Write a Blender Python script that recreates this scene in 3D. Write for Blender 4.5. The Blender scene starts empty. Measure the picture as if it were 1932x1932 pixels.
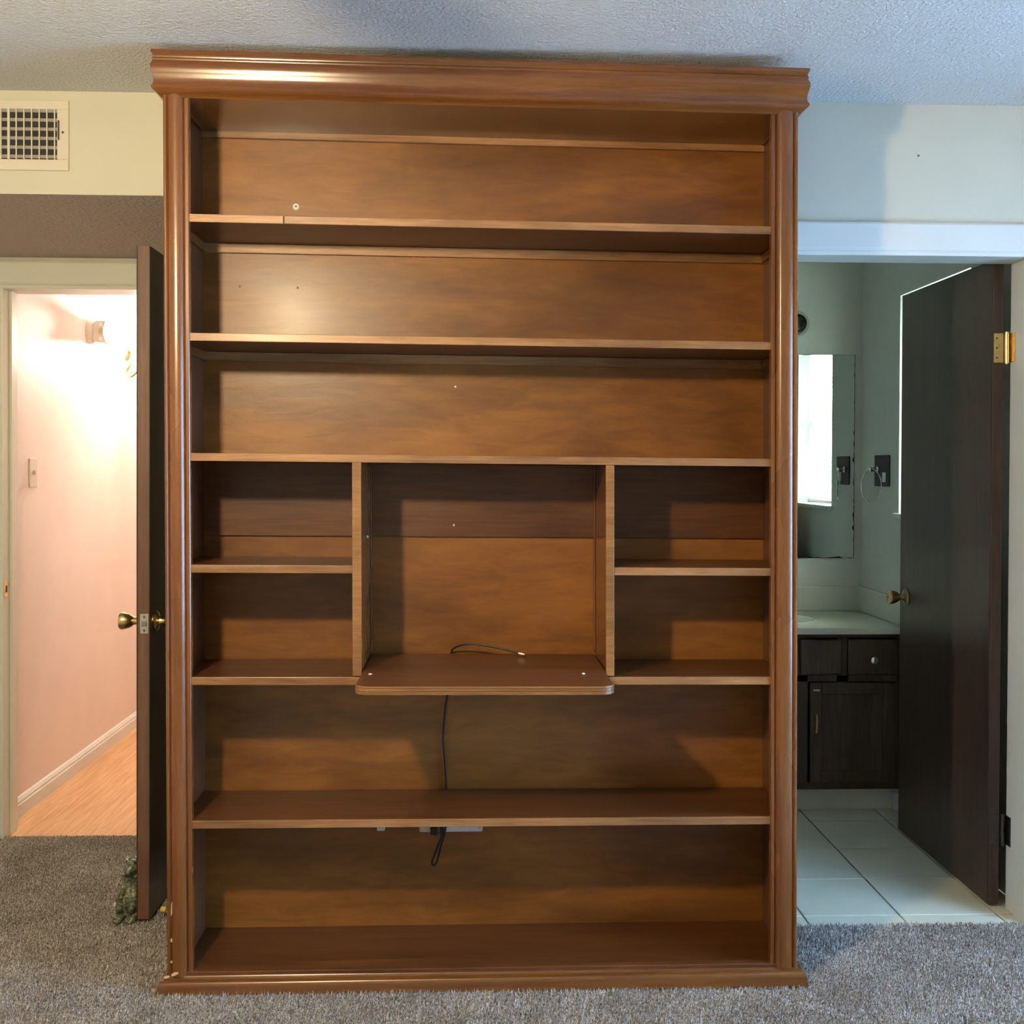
import bpy, bmesh, math, random
import numpy as np
from mathutils import Vector, Matrix
random.seed(7); rng = np.random.default_rng(7)
PI = math.pi
C = bpy.context.scene.collection
SC = bpy.context.scene
# ------------------------------------------------------------------ camera
F = 2100.0
yaw, pit, rol = 0.03476, 0.01181, 0.00393
cam_d = bpy.data.cameras.new('camera'); cam = bpy.data.objects.new('camera', cam_d); C.objects.link(cam)
fw = Vector((math.sin(yaw)*math.cos(pit), math.cos(yaw)*math.cos(pit), -math.sin(pit)))
r0 = Vector((math.cos(yaw), -math.sin(yaw), 0)); u0 = r0.cross(fw)
rr = r0*math.cos(rol) + u0*math.sin(rol); uu = rr.cross(fw)
cam.matrix_world = Matrix(((rr.x, uu.x, -fw.x, 0), (rr.y, uu.y, -fw.y, -2.89639), (rr.z, uu.z, -fw.z, 1.35657), (0, 0, 0, 1)))
cam_d.sensor_width = 36; cam_d.lens = 36*F/1932; cam_d.shift_y = -60/1932; cam_d.clip_start = 0.02
SC.camera = cam
# ------------------------------------------------------------------ world, daylight, exposure
w = bpy.data.worlds.new('world'); SC.world = w; w.use_nodes = True
w.node_tree.nodes['Background'].inputs[0].default_value = (0.55, 0.72, 1.0, 1); w.node_tree.nodes['Background'].inputs[1].default_value = 0.5
SC.view_settings.view_transform = 'Standard'; SC.view_settings.look = 'None'
SC.view_settings.exposure = 0.1; SC.view_settings.gamma = 1; SC.view_settings.use_curve_mapping = False
def area(name, loc, rot, sx, sy, power, col):
    l = bpy.data.lights.new(name, 'AREA'); l.shape = 'RECTANGLE'; l.size = sx; l.size_y = sy; l.energy = power; l.color = col
    o = bpy.data.objects.new(name, l); C.objects.link(o); o.location = loc; o.rotation_euler = rot; return o
# daylight entering the sliding glass door of the bedroom's right wall (area light standing outside its glass)
area('patio_daylight', (3.05, -0.90, 1.35), (0, PI/2-.36, 0), 2.2, 2.0, 240, (0.36, 0.62, 1.0))
# daylight outside the bathroom window
area('bath_daylight', (1.99, 1.15, 1.62), (0, PI/2, 0), 0.95, 0.7, 170, (0.88, 1.0, 0.90))
LAMP = Vector((-0.83, -1.67, 2.03)); LAMP_L = 1120.0; LAMP_COL = (1.0, 0.80, 0.50)
HALL = Vector((-1.612, 2.76, 1.99)); HALL_L = 1900.0; HALL_COL = (1.0, 0.85, 0.73)

# ------------------------------------------------------------------ materials
def new_mat(name):
    m = bpy.data.materials.new(name); m.use_nodes = True
    nt = m.node_tree; b = nt.nodes['Principled BSDF']; return m, nt, b
def N(nt, t, **k):
    n = nt.nodes.new(t)
    for a, v in k.items(): setattr(n, a, v)
    return n
def ramp(nt, stops):
    r = N(nt, 'ShaderNodeValToRGB'); e = r.color_ramp.elements
    while len(e) < len(stops): e.new(0.5)
    for i, (p, c) in enumerate(stops): e[i].position = p; e[i].color = (*c, 1) if len(c) == 3 else c
    return r
def coords(nt, scale, rand=True):
    tc = N(nt, 'ShaderNodeTexCoord'); mp = N(nt, 'ShaderNodeMapping'); mp.inputs['Scale'].default_value = scale
    nt.links.new(tc.outputs['Object'], mp.inputs['Vector'])
    if rand:
        oi = N(nt, 'ShaderNodeObjectInfo'); mu = N(nt, 'ShaderNodeMath', operation='MULTIPLY'); mu.inputs[1].default_value = 37.0
        nt.links.new(oi.outputs['Random'], mu.inputs[0]); nt.links.new(mu.outputs[0], mp.inputs['Location'])
    return mp.outputs['Vector']
def noise(nt, vec, scale, detail=4, rough=0.55, dist=0.0):
    n = N(nt, 'ShaderNodeTexNoise'); n.inputs['Scale'].default_value = scale; n.inputs['Detail'].default_value = detail
    n.inputs['Roughness'].default_value = rough; n.inputs['Distortion'].default_value = dist
    nt.links.new(vec, n.inputs['Vector']); return n
def bump(nt, b, h, strength, dist):
    bp = N(nt, 'ShaderNodeBump'); bp.inputs['Strength'].default_value = strength; bp.inputs['Distance'].default_value = dist
    nt.links.new(h, bp.inputs['Height']); nt.links.new(bp.outputs[0], b.inputs['Normal'])
def wood(name, axis, dark, light, rough=0.35, coat=0.3, blotch=0.35, coarse=14, bump_s=0.15, stretch=0.07):
    m, nt, b = new_mat(name)
    s = [1.0, 1.0, 1.0]; s[axis] = stretch
    v = coords(nt, s)
    g = noise(nt, v, coarse*6, 7, 0.62, 0.6)
    g2 = noise(nt, v, coarse, 4, 0.5, 1.2)
    s2 = [1, 1, 1]; s2[axis] = 0.35
    bl = noise(nt, coords(nt, s2), 4.5, 3, 0.55, 0.4)
    mx = N(nt, 'ShaderNodeMath', operation='MULTIPLY_ADD'); mx.inputs[1].default_value = 0.55
    sc = N(nt, 'ShaderNodeMath', operation='MULTIPLY'); sc.inputs[1].default_value = 0.45
    nt.links.new(g2.outputs['Fac'], sc.inputs[0]); nt.links.new(g.outputs['Fac'], mx.inputs[0]); nt.links.new(sc.outputs[0], mx.inputs[2])
    r = ramp(nt, [(0.33, dark), (0.5, tuple((a+c)/2 for a, c in zip(dark, light))), (0.66, light)])
    nt.links.new(mx.outputs[0], r.inputs[0])
    br = ramp(nt, [(0.3, (1-blotch,)*3), (0.62, (1+0.15*blotch,)*3)])
    nt.links.new(bl.outputs['Fac'], br.inputs[0])
    mm = N(nt, 'ShaderNodeMix', data_type='RGBA', blend_type='MULTIPLY'); mm.inputs[0].default_value = 1
    nt.links.new(r.outputs[0], mm.inputs[6]); nt.links.new(br.outputs[0], mm.inputs[7])
    nt.links.new(mm.outputs[2], b.inputs['Base Color'])
    rg = N(nt, 'ShaderNodeMapRange'); rg.inputs['To Min'].default_value = rough-0.08; rg.inputs['To Max'].default_value = rough+0.12
    nt.links.new(bl.outputs['Fac'], rg.inputs['Value']); nt.links.new(rg.outputs[0], b.inputs['Roughness'])
    b.inputs['Coat Weight'].default_value = coat; b.inputs['Coat Roughness'].default_value = 0.22
    bump(nt, b, g.outputs['Fac'], bump_s, 0.002)
    return m
def paint(name, col, rough=0.6, bscale=180, bstr=0.1, dist=0.002, var=0.04, spec=0.4, detail=3):
    m, nt, b = new_mat(name)
    v = coords(nt, (1, 1, 1), False)
    n = noise(nt, v, 3.0, 3); r = ramp(nt, [(0.3, tuple(c*(1-var) for c in col)), (0.7, tuple(min(1, c*(1+var)) for c in col))])
    nt.links.new(n.outputs['Fac'], r.inputs[0]); nt.links.new(r.outputs[0], b.inputs['Base Color'])
    b.inputs['Roughness'].default_value = rough; b.inputs['Specular IOR Level'].default_value = spec
    n2 = noise(nt, v, bscale, detail); bump(nt, b, n2.outputs['Fac'], bstr, dist)
    return m
def metal(name, col, rough=0.25):
    m, nt, b = new_mat(name)
    v = coords(nt, (1, 1, 1)); n = noise(nt, v, 60, 3)
    r = ramp(nt, [(0.3, tuple(c*0.8 for c in col)), (0.65, col)]); nt.links.new(n.outputs['Fac'], r.inputs[0])
    nt.links.new(r.outputs[0], b.inputs['Base Color']); b.inputs['Metallic'].default_value = 1; b.inputs['Roughness'].default_value = rough
    return m
def emit(name, col, s):
    m, nt, b = new_mat(name); b.inputs['Base Color'].default_value = (0.8, 0.8, 0.8, 1)
    b.inputs['Emission Color'].default_value = (*col, 1); b.inputs['Emission Strength'].default_value = s
    return m
WD, WL = (0.105, 0.032, 0.006), (0.21, 0.076, 0.015)
M = {}
M['wood_x'] = wood('stained_wood_horizontal', 0, (0.070, 0.020, 0.005), (0.155, 0.052, 0.012), 0.42, 0.15)
M['wood_y'] = wood('stained_wood_deep', 1, WD, WL)
M['wood_z'] = wood('stained_wood_vertical', 2, (0.135, 0.045, 0.010), (0.225, 0.082, 0.018), 0.24, 0.4, 0.25, 14, 0.05)
M['wood_side'] = wood('stained_side_board', 2, (0.085, 0.032, 0.014), (0.17, 0.070, 0.030), 0.30, 0.4, 0.3)
M['ply'] = wood('stained_plywood', 0, (0.165, 0.055, 0.008), (0.31, 0.120, 0.018), 0.40, 0.10, 0.42, 5, 0.3, 0.22)
M['crown'] = wood('crown_wood', 0, WD, WL, 0.22, 0.6, 0.25)
M['edge'] = wood('shelf_edge_wood', 0, (0.20, 0.080, 0.024), (0.42, 0.21, 0.08), 0.4, 0.25, 0.5, 20)
M['pine_edge'] = wood('tray_ply_edge', 0, (0.2, 0.08, 0.02), (0.38, 0.18, 0.055), 0.35, 0.4, 0.3, 40)
M['door'] = wood('dark_door_veneer', 2, (0.024, 0.014, 0.009), (0.070, 0.038, 0.024), 0.34, 0.15, 0.25, 10, 0.05)
M['door_edge'] = wood('door_edge_wood', 2, (0.11, 0.052, 0.03), (0.20, 0.10, 0.06), 0.4, 0.1, 0.2, 20, 0.05)
M['vanity'] = wood('vanity_wood', 2, (0.030, 0.018, 0.010), (0.085, 0.050, 0.028), 0.5, 0.1, 0.3, 12)
M['bare'] = paint('bare_chipped_wood', (0.62, 0.45, 0.24), 0.7)
M['wall'] = paint('cream_wall_paint', (0.56, 0.54, 0.44), 0.65, 260, 0.10)
M['ceil'] = paint('textured_ceiling_paint', (0.62, 0.63, 0.62), 0.6, 100, 1.0, 0.009, 0.02, 0.5, 5)
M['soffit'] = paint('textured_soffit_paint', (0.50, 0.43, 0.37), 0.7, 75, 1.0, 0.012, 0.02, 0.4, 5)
M['trim'] = paint('cream_trim_paint', (0.70, 0.70, 0.60), 0.35, 60, 0.03)
M['white_trim'] = paint('white_trim_paint', (0.66, 0.67, 0.63), 0.3, 60, 0.03)
M['hall'] = paint('hall_wall_paint', (0.74, 0.63, 0.57), 0.6, 260, 0.06)
M['bath'] = paint('bathroom_wall_paint', (0.60, 0.60, 0.52), 0.55, 260, 0.1)
M['bath_ceil'] = paint('bathroom_ceiling_paint', (0.6, 0.6, 0.58), 0.7)
M['marble'] = paint('cultured_marble', (0.62, 0.62, 0.50), 0.18, 10, 0.0, 0.001, 0.08)
M['plastic'] = paint('ivory_plastic', (0.62, 0.55, 0.45), 0.35, 40, 0.0)
M['white_plastic'] = paint('white_plastic', (0.75, 0.75, 0.72), 0.35, 40, 0.0)
M['vent'] = paint('register_enamel', (0.62, 0.58, 0.48), 0.4, 40, 0.0)
M['duct'] = paint('duct_interior', (0.03, 0.03, 0.03), 0.8)
M['louver'] = paint('louver_metal', (0.30, 0.28, 0.27), 0.5, 30, 0.0)
M['black'] = paint('black_rubber', (0.012, 0.012, 0.012), 0.45, 40, 0.0)
M['dark_plate'] = paint('dark_wall_plate', (0.012, 0.014, 0.022), 0.5, 40, 0.0)
M['yellow'] = paint('yellow_rubber_tip', (0.75, 0.48, 0.10), 0.5)
M['grout'] = paint('grey_grout', (0.16, 0.17, 0.16), 0.9, 300, 0.3)
M['tile'] = paint('cream_floor_tile', (0.66, 0.63, 0.49), 0.28, 22, 0.05, 0.002, 0.10)
M['brass'] = metal('worn_brass', (0.75, 0.55, 0.25), 0.22)
M['old_brass'] = metal('old_brass', (0.50, 0.36, 0.18), 0.4)
M['steel'] = metal('brushed_steel', (0.62, 0.60, 0.52), 0.35)
M['chrome'] = metal('chrome', (0.8, 0.8, 0.78), 0.12)
M['dark_steel'] = metal('dark_steel', (0.12, 0.11, 0.10), 0.4)
M['mirror'] = metal('mirror_silver', (0.78, 0.84, 0.80), 0.0); 
_b = M['mirror'].node_tree.nodes['Principled BSDF']; _b.inputs['Roughness'].default_value = 0.01
for _l in list(_b.inputs['Base Color'].links): M['mirror'].node_tree.links.remove(_l)
_b.inputs['Base Color'].default_value = (0.74, 0.80, 0.78, 1)
M['globe'] = emit('lit_lamp_glass', LAMP_COL, LAMP_L)
M['hall_globe'] = emit('lit_sconce_glass', HALL_COL, HALL_L)
m, nt, b = new_mat('white_blind_slat'); b.inputs['Base Color'].default_value = (0.8, 0.84, 0.82, 1); b.inputs['Roughness'].default_value = 0.5
tr = N(nt, 'ShaderNodeBsdfTranslucent'); tr.inputs[0].default_value = (0.85, 0.92, 0.9, 1); mx = N(nt, 'ShaderNodeMixShader'); mx.inputs[0].default_value = 0.6
nt.links.new(b.outputs[0], mx.inputs[1]); nt.links.new(tr.outputs[0], mx.inputs[2]); nt.links.new(mx.outputs[0], nt.nodes['Material Output'].inputs[0]); M['blind'] = m
m, nt, b = new_mat('window_glass'); b.inputs['Base Color'].default_value = (1, 1, 1, 1); b.inputs['Roughness'].default_value = 0.0
b.inputs['Transmission Weight'].default_value = 1; b.inputs['IOR'].default_value = 1.01; M['glass'] = m
def laminate():
    m, nt, b = new_mat('orange_laminate')
    v = coords(nt, (1, 0.06, 1)); n = noise(nt, v, 60, 6, 0.6, 0.5)
    r = ramp(nt, [(0.35, (0.52, 0.27, 0.12)), (0.65, (0.70, 0.42, 0.21))]); nt.links.new(n.outputs['Fac'], r.inputs[0])
    nt.links.new(r.outputs[0], b.inputs['Base Color']); b.inputs['Roughness'].default_value = 0.35; return m
M['laminate'] = laminate()
def carpet_mat():
    m, nt, b = new_mat('taupe_carpet')
    v = coords(nt, (1, 1, 1), False)
    n = noise(nt, v, 170, 3, 0.7); big = noise(nt, v, 5, 4, 0.6)
    r = ramp(nt, [(0.36, (0.13, 0.115, 0.10)), (0.5, (0.42, 0.39, 0.36)), (0.63, (0.85, 0.80, 0.75))])
    nt.links.new(n.outputs['Fac'], r.inputs[0])
    r2 = ramp(nt, [(0.35, (0.78, 0.76, 0.74)), (0.65, (1.08, 1.08, 1.08))]); nt.links.new(big.outputs['Fac'], r2.inputs[0])
    mm = N(nt, 'ShaderNodeMix', data_type='RGBA', blend_type='MULTIPLY'); mm.inputs[0].default_value = 1
    nt.links.new(r.outputs[0], mm.inputs[6]); nt.links.new(r2.outputs[0], mm.inputs[7]); nt.links.new(mm.outputs[2], b.inputs['Base Color'])
    b.inputs['Roughness'].default_value = 0.9; b.inputs['Specular IOR Level'].default_value = 0.15
    bump(nt, b, n.outputs['Fac'], 0.6, 0.006); return m
M['carpet'] = carpet_mat()
def stone():
    m, nt, b = new_mat('mossy_green_glaze')
    v = coords(nt, (1, 1, 1)); n = noise(nt, v, 48, 4, 0.6, 1.6)
    r = ramp(nt, [(0.36, (0.012, 0.018, 0.010)), (0.45, (0.09, 0.10, 0.06)), (0.57, (0.17, 0.18, 0.11)), (0.64, (0.45, 0.46, 0.36))])
    nt.links.new(n.outputs['Fac'], r.inputs[0]); nt.links.new(r.outputs[0], b.inputs['Base Color']); b.inputs['Roughness'].default_value = 0.4
    bump(nt, b, n.outputs['Fac'], 0.4, 0.004); return m
M['stone'] = stone()

# ------------------------------------------------------------------ mesh builder
ORG = {}
def tag(o, label=None, cat=None, kind=None, group=None):
    if label: o['label'] = label
    if cat: o['category'] = cat
    if kind: o['kind'] = kind
    if group: o['group'] = group
    return o
def thing(name, loc, label, cat, kind=None, group=None):
    o = bpy.data.objects.new(name, None); o.empty_display_size = 0.1; C.objects.link(o); o.location = loc
    ORG[o] = Vector(loc); return tag(o, label, cat, kind, group)
class MB:
    def __init__(s): s.v = []; s.f = []
    def add(s, vs, fs):
        k = len(s.v); s.v += [tuple(p) for p in vs]; s.f += [tuple(i+k for i in f) for f in fs]; return s
    def box(s, x0, x1, y0, y1, z0, z1):
        return s.add([(x0, y0, z0), (x1, y0, z0), (x1, y1, z0), (x0, y1, z0), (x0, y0, z1), (x1, y0, z1), (x1, y1, z1), (x0, y1, z1)],
                     [(0, 3, 2, 1), (4, 5, 6, 7), (0, 1, 5, 4), (1, 2, 6, 5), (2, 3, 7, 6), (3, 0, 4, 7)])
    def prism(s, prof, a0, a1, fn):            # prof: list of 2D, fn(u, v, a) -> xyz
        n = len(prof)
        s.add([fn(u, v, a0) for u, v in prof] + [fn(u, v, a1) for u, v in prof],
              [tuple(range(n))[::-1], tuple(range(n, 2*n))] + [(i, (i+1) % n, (i+1) % n+n, i+n) for i in range(n)]); return s
    def lathe(s, prof, c, ax, seg=24):         # prof: (r, h) along ax direction
        ax = Vector(ax).normalized(); t = ax.orthogonal().normalized(); bt = ax.cross(t); c = Vector(c); vs = []; fs = []
        for r, h in prof:
            for k in range(seg):
                a = 2*PI*k/seg; vs.append(c + ax*h + (t*math.cos(a)+bt*math.sin(a))*r)
        n = len(prof)
        for i in range(n-1):
            for k in range(seg):
                k2 = (k+1) % seg; fs.append((i*seg+k, i*seg+k2, (i+1)*seg+k2, (i+1)*seg+k))
        fs.append(tuple(range(seg))[::-1]); fs.append(tuple((n-1)*seg+k for k in range(seg)))
        return s.add(vs, fs)
    def tube(s, pts, r, seg=8, closed=False):
        pts = [Vector(p) for p in pts]; n = len(pts); vs = []; fs = []; ref = None
        for i, p in enumerate(pts):
            a = pts[(i-1) % n] if closed or i > 0 else p; b_ = pts[(i+1) % n] if closed or i < n-1 else p
            d = (b_-a).normalized()
            if ref is None: ref = d.orthogonal().normalized()
            ref = (ref - d*ref.dot(d)).normalized(); bt = d.cross(ref)
            rad = r(i/(n-1)) if callable(r) else r
            for k in range(seg):
                t = 2*PI*k/seg; vs.append(p+(ref*math.cos(t)+bt*math.sin(t))*rad)
        for i in range(n if closed else n-1):
            j = (i+1) % n
            for k in range(seg):
                k2 = (k+1) % seg; fs.append((i*seg+k, i*seg+k2, j*seg+k2, j*seg+k))
        if not closed: fs += [tuple(range(seg))[::-1], tuple((n-1)*seg+k for k in range(seg))]
        return s.add(vs, fs)
    def build(s, name, mat, parent=None, bevel=0, smooth=False, warp=None, seg=2):
        vs = [Vector(p) for p in s.v]
        if warp: vs = [warp(p) for p in vs]
        if parent is not None: o0 = ORG[parent]
        else:
            xs = [p.x for p in vs]; ys = [p.y for p in vs]; zs = [p.z for p in vs]
            o0 = Vector(((min(xs)+max(xs))/2, (min(ys)+max(ys))/2, min(zs)))
        me = bpy.data.meshes.new(name); me.from_pydata([p-o0 for p in vs], [], s.f); me.materials.append(M[mat] if isinstance(mat, str) else mat)
        bm = bmesh.new(); bm.from_mesh(me); bmesh.ops.recalc_face_normals(bm, faces=bm.faces); bm.to_mesh(me); bm.free()
        o = bpy.data.objects.new(name, me); C.objects.link(o)
        ORG[o] = o0
        if parent is not None: o.parent = parent
        else: o.location = o0
        if smooth:
            me.polygons.foreach_set('use_smooth', [True]*len(me.polygons)); me.set_sharp_from_angle(angle=math.radians(38))
        if bevel:
            b = o.modifiers.new('bevel', 'BEVEL'); b.width = bevel; b.segments = seg; b.limit_method = 'ANGLE'; b.harden_normals = False
        return o
def arc(c, r, a0, a1, n): return [(c[0]+r*math.cos(a0+(a1-a0)*i/n), c[1]+r*math.sin(a0+(a1-a0)*i/n)) for i in range(n+1)]
def struct(mb, name, mat, label, cat, **k): return tag(mb.build(name, mat, None, **k), label, cat, 'structure')

# ------------------------------------------------------------------ room shell
CZ = 2.432
XL, XRR, YBK, YW = -2.6, 2.45, -4.3, 0.36
HX = -1.755; HC = 2.09; HY1 = 4.6
BX0, BX1, BY1 = 0.15, 1.70, 1.92
DX0, DX1, DH = 0.852, 1.647, 1.985
struct(MB().box(XL, XRR, YBK, YW, -.06, -.004).box(XL, -.85, YW, 1.212, -.06, -.004), 'floor', 'carpet', 'taupe grey bedroom carpet in front of the bookcase', 'floor')
struct(MB().box(XL, XRR, YBK, YW, CZ, CZ+.06), 'ceiling', 'ceil', 'white textured bedroom ceiling above the bookcase', 'ceiling')
struct(MB().box(-.85, DX0-.012, YW, YW+.11, 0, CZ).box(DX1+.015, XRR, YW, YW+.11, 0, CZ).box(DX0-.012, DX1+.015, YW, YW+.11, DH+.018, CZ),
       'wall_back', 'wall', 'cream wall behind the bookcase with the bathroom doorway', 'wall')
struct(MB().box(-.85, -.79, YW+.11, 1.32, 0, 2.2), 'wall_alcove_right', 'wall', 'cream side wall of the alcove behind the bookcase', 'wall')
# alcove: soffit and far wall with the hall doorway
so = MB()
P = [(YW, 2.136), (YW, CZ), (1.32, CZ), (1.32, 2.106), (1.2, 2.108)]
so.prism(P, XL, -.85, lambda u, v, a: (a, u, v))
so_o = struct(so, 'wall_soffit', 'wall', 'cream soffit face with the air register, above the hall doorway', 'wall')
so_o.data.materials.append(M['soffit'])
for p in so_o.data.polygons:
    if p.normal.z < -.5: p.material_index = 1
struct(MB().box(XL, -1.715, 1.2, 1.32, 0, 2.11).box(-.94, -.79, 1.2, 1.32, 0, 2.11).box(-1.715, -.94, 1.2, 1.32, 2.012, 2.11),
       'wall_alcove_back', 'wall', 'cream alcove wall around the hall doorway', 'wall')
struct(MB().box(XL-.1, XL, YBK, 1.32, 0, CZ), 'wall_left', 'wall', 'cream left wall of the bedroom', 'wall')
struct(MB().box(XL, XRR, YBK-.1, YBK, 0, CZ), 'wall_front', 'wall', 'cream wall behind the camera', 'wall')
PY0, PY1, PZ1 = -1.85, -.05, 2.04
struct(MB().box(XRR, XRR+.12, YBK, PY0, 0, CZ).box(XRR, XRR+.12, PY1, YW+.11, 0, CZ).box(XRR, XRR+.12, PY0, PY1, PZ1, CZ),
       'wall_right', 'wall', 'cream right wall of the bedroom with the glass door', 'wall')
pd = thing('door_3', (XRR+.06, (PY0+PY1)/2, 0), 'sliding glass door in the right wall of the bedroom', 'door', 'structure')
fr = MB(); ym = (PY0+PY1)/2
for a, b_ in ((PY0, PY0+.06), (ym-.03, ym+.03), (PY1-.06, PY1)): fr.box(XRR+.03, XRR+.08, a, b_, 0, PZ1)
fr.box(XRR+.03, XRR+.08, PY0, PY1, 0, .06).box(XRR+.03, XRR+.08, PY0, PY1, PZ1-.06, PZ1)
fr.build('door_frame', 'white_trim', pd, bevel=.003)
for a, b_ in ((PY0+.06, ym-.03), (ym+.03, PY1-.06)): MB().box(XRR+.05, XRR+.056, a, b_, .06, PZ1-.06).build('pane', 'glass', pd)
# hall beyond the doorway
fh = thing('floor_hall', (-1.2, 2.9, 0), 'orange wood laminate floor of the hall', 'floor', 'structure')
MB().box(-1.95, -.5, 1.2, HY1+.1, -.06, -.006).build('subfloor', 'grout', fh)
for i in range(11):
    x0 = HX + .005 + i*.115; off = random.uniform(0, 1.2)
    ys = [1.215] + [y for y in (1.215+off, 1.215+off+1.3, 1.215+off+2.6) if y < HY1] + [HY1]
    for a, b_ in zip(ys[:-1], ys[1:]):
        if b_-a > .02: MB().box(x0, x0+.1145, a, b_-.0006, -.006, 0).build('plank', 'laminate', fh)
struct(MB().box(HX-.1, HX, 1.32, HY1, 0, HC), 'wall_hall_left', 'hall', 'pale pink-lit hall wall seen through the left doorway', 'wall')
struct(MB().box(-.7, -.6, 1.32, HY1, 0, HC), 'wall_hall_right', 'hall', 'right wall of the hall, hidden behind the open door', 'wall')
struct(MB().box(HX-.1, -.6, HY1, HY1+.1, 0, HC), 'wall_hall_back', 'hall', 'far end wall of the hall', 'wall')
struct(MB().box(HX-.1, -.6, 1.32, HY1+.1, HC, HC+.06), 'ceiling_hall', 'ceil', 'low textured hall ceiling seen through the left doorway', 'ceiling')
bp = [(0, 0), (.016, 0), (.016, .048), (.012, .054), (.013, .060), (.006, .072), (0, .076)]
struct(MB().prism(bp, 1.325, HY1, lambda u, v, a: (HX+u, a, v)), 'baseboard_hall', 'white_trim', 'white moulded baseboard along the hall wall', 'baseboard', bevel=0)
# bathroom shell
struct(MB().box(BX1, BX1+.16, YW+.11, .86, 0, CZ).box(BX1, BX1+.16, 1.499, BY1+.1, 0, CZ).box(BX1, BX1+.16, .86, 1.499, 0, 1.164).box(BX1, BX1+.16, .86, 1.499, 2.050, CZ),
       'wall_bath_right', 'bath', 'grey-green bathroom side wall with towel ring', 'wall')
struct(MB().box(BX0, BX1, BY1, BY1+.1, 0, CZ), 'wall_bath_back', 'bath', 'grey-green bathroom wall behind the mirror and vanity', 'wall')
struct(MB().box(BX0-.1, BX0, YW+.11, BY1+.1, 0, CZ), 'wall_bath_left', 'bath', 'left bathroom wall hidden behind the bookcase', 'wall')
struct(MB().box(BX0-.1, BX1+.16, YW+.11, BY1+.1, CZ, CZ+.06), 'ceiling_bath', 'bath_ceil', 'bathroom ceiling', 'ceiling')
ft = thing('floor_bath', (1.2, 1.1, 0), 'cream square tile floor of the bathroom', 'floor', 'structure')
MB().box(BX0, BX1, YW, BY1, -.06, -.0045).build('grout_bed', 'grout', ft)
def tile(x0, x1, y0, y1, z):
    g = .0028; o = MB().box(x0+g, x1-g, y0+g, y1-g, -.005, z).build('tile', 'tile', ft, bevel=.0015)
ty = [.352, .425, .7245, 1.025, 1.325, 1.625, BY1]; tx = [BX0, .402, .702, 1.004, 1.299, 1.598, BX1]
for i in range(len(tx)-1):
    for j in range(len(ty)-1): tile(tx[i], tx[i+1], ty[j], ty[j+1], random.uniform(0, .0012))
# ------------------------------------------------------------------ trims and jambs
def casing_prof(w, t): # u across from opening edge outward, v = thickness
    return [(0, 0), (0, t*.55), (.004, t*.62), (.010, t*.62), (.013, t*.5), (.017, t*.8), (.022, t*.95), (w-.006, t), (w, t*.8), (w, 0)]
# bathroom doorway
tb = thing('trim_1', (1.25, YW, 0), 'white moulded casing and jamb around the bathroom doorway', 'trim', 'structure')
W = .096; pr = casing_prof(W, .018)
MB().prism(pr, DX0-W, DX1+W, lambda u, v, a: (a, YW-v, DH+u)).build('head_casing', 'white_trim', tb)
MB().prism(pr, 0, DH, lambda u, v, a: (DX1+u, YW-v, a)).build('side_casing', 'white_trim', tb)
MB().prism(casing_prof(.05, .018), 0, DH, lambda u, v, a: (DX0-u, YW-v, a)).build('side_casing', 'white_trim', tb)
MB().box(DX1, DX1+.015, YW, YW+.11, 0, DH+.018).build('jamb', 'white_trim', tb)
MB().box(DX0-.012, DX0, YW, YW+.11, 0, DH+.018).build('jamb', 'white_trim', tb)
MB().box(DX0, DX1, YW, YW+.11, DH, DH+.018).build('head_jamb', 'bath', tb)
# hall doorway
th = thing('trim_2', (-1.32, 1.2, 0), 'cream moulded casing and jamb around the hall doorway', 'trim', 'structure')
OX0, OX1, OH = -1.70, -.95, 1.994
MB().prism(casing_prof(.098, .018), OX0-.07, OX1+.09, lambda u, v, a: (a, 1.2-v, OH+u)).build('head_casing', 'trim', th)
MB().prism(casing_prof(.07, .018), 0, OH, lambda u, v, a: (OX0-u, 1.2-v, a)).build('side_casing', 'trim', th)
MB().prism(casing_prof(.07, .018), 0, OH, lambda u, v, a: (OX1+u, 1.2-v, a)).build('side_casing', 'trim', th)
MB().box(OX0-.015, OX0, 1.2, 1.32, 0, OH+.018).box(OX0, OX0+.010, 1.245, 1.285, 0, OH).build('jamb', 'trim', th, bevel=.001)
MB().box(OX1, OX1+.012, 1.2, 1.32, 0, OH+.018).box(OX1-.010, OX1, 1.245, 1.285, 0, OH).build('jamb', 'trim', th, bevel=.001)
MB().box(OX0, OX1, 1.2, 1.32, OH, OH+.018).build('head_jamb', 'trim', th)
sp = MB().box(OX0-.002, OX0+.0015, 1.197, 1.232, .875, .935).build('strike_plate', 'brass', th, bevel=.0005); sp['label'] = 'brass strike plate'
MB().box(OX0+.0012, OX0+.002, 1.208, 1.222, .893, .917).build('latch_hole', 'black', th)

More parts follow.
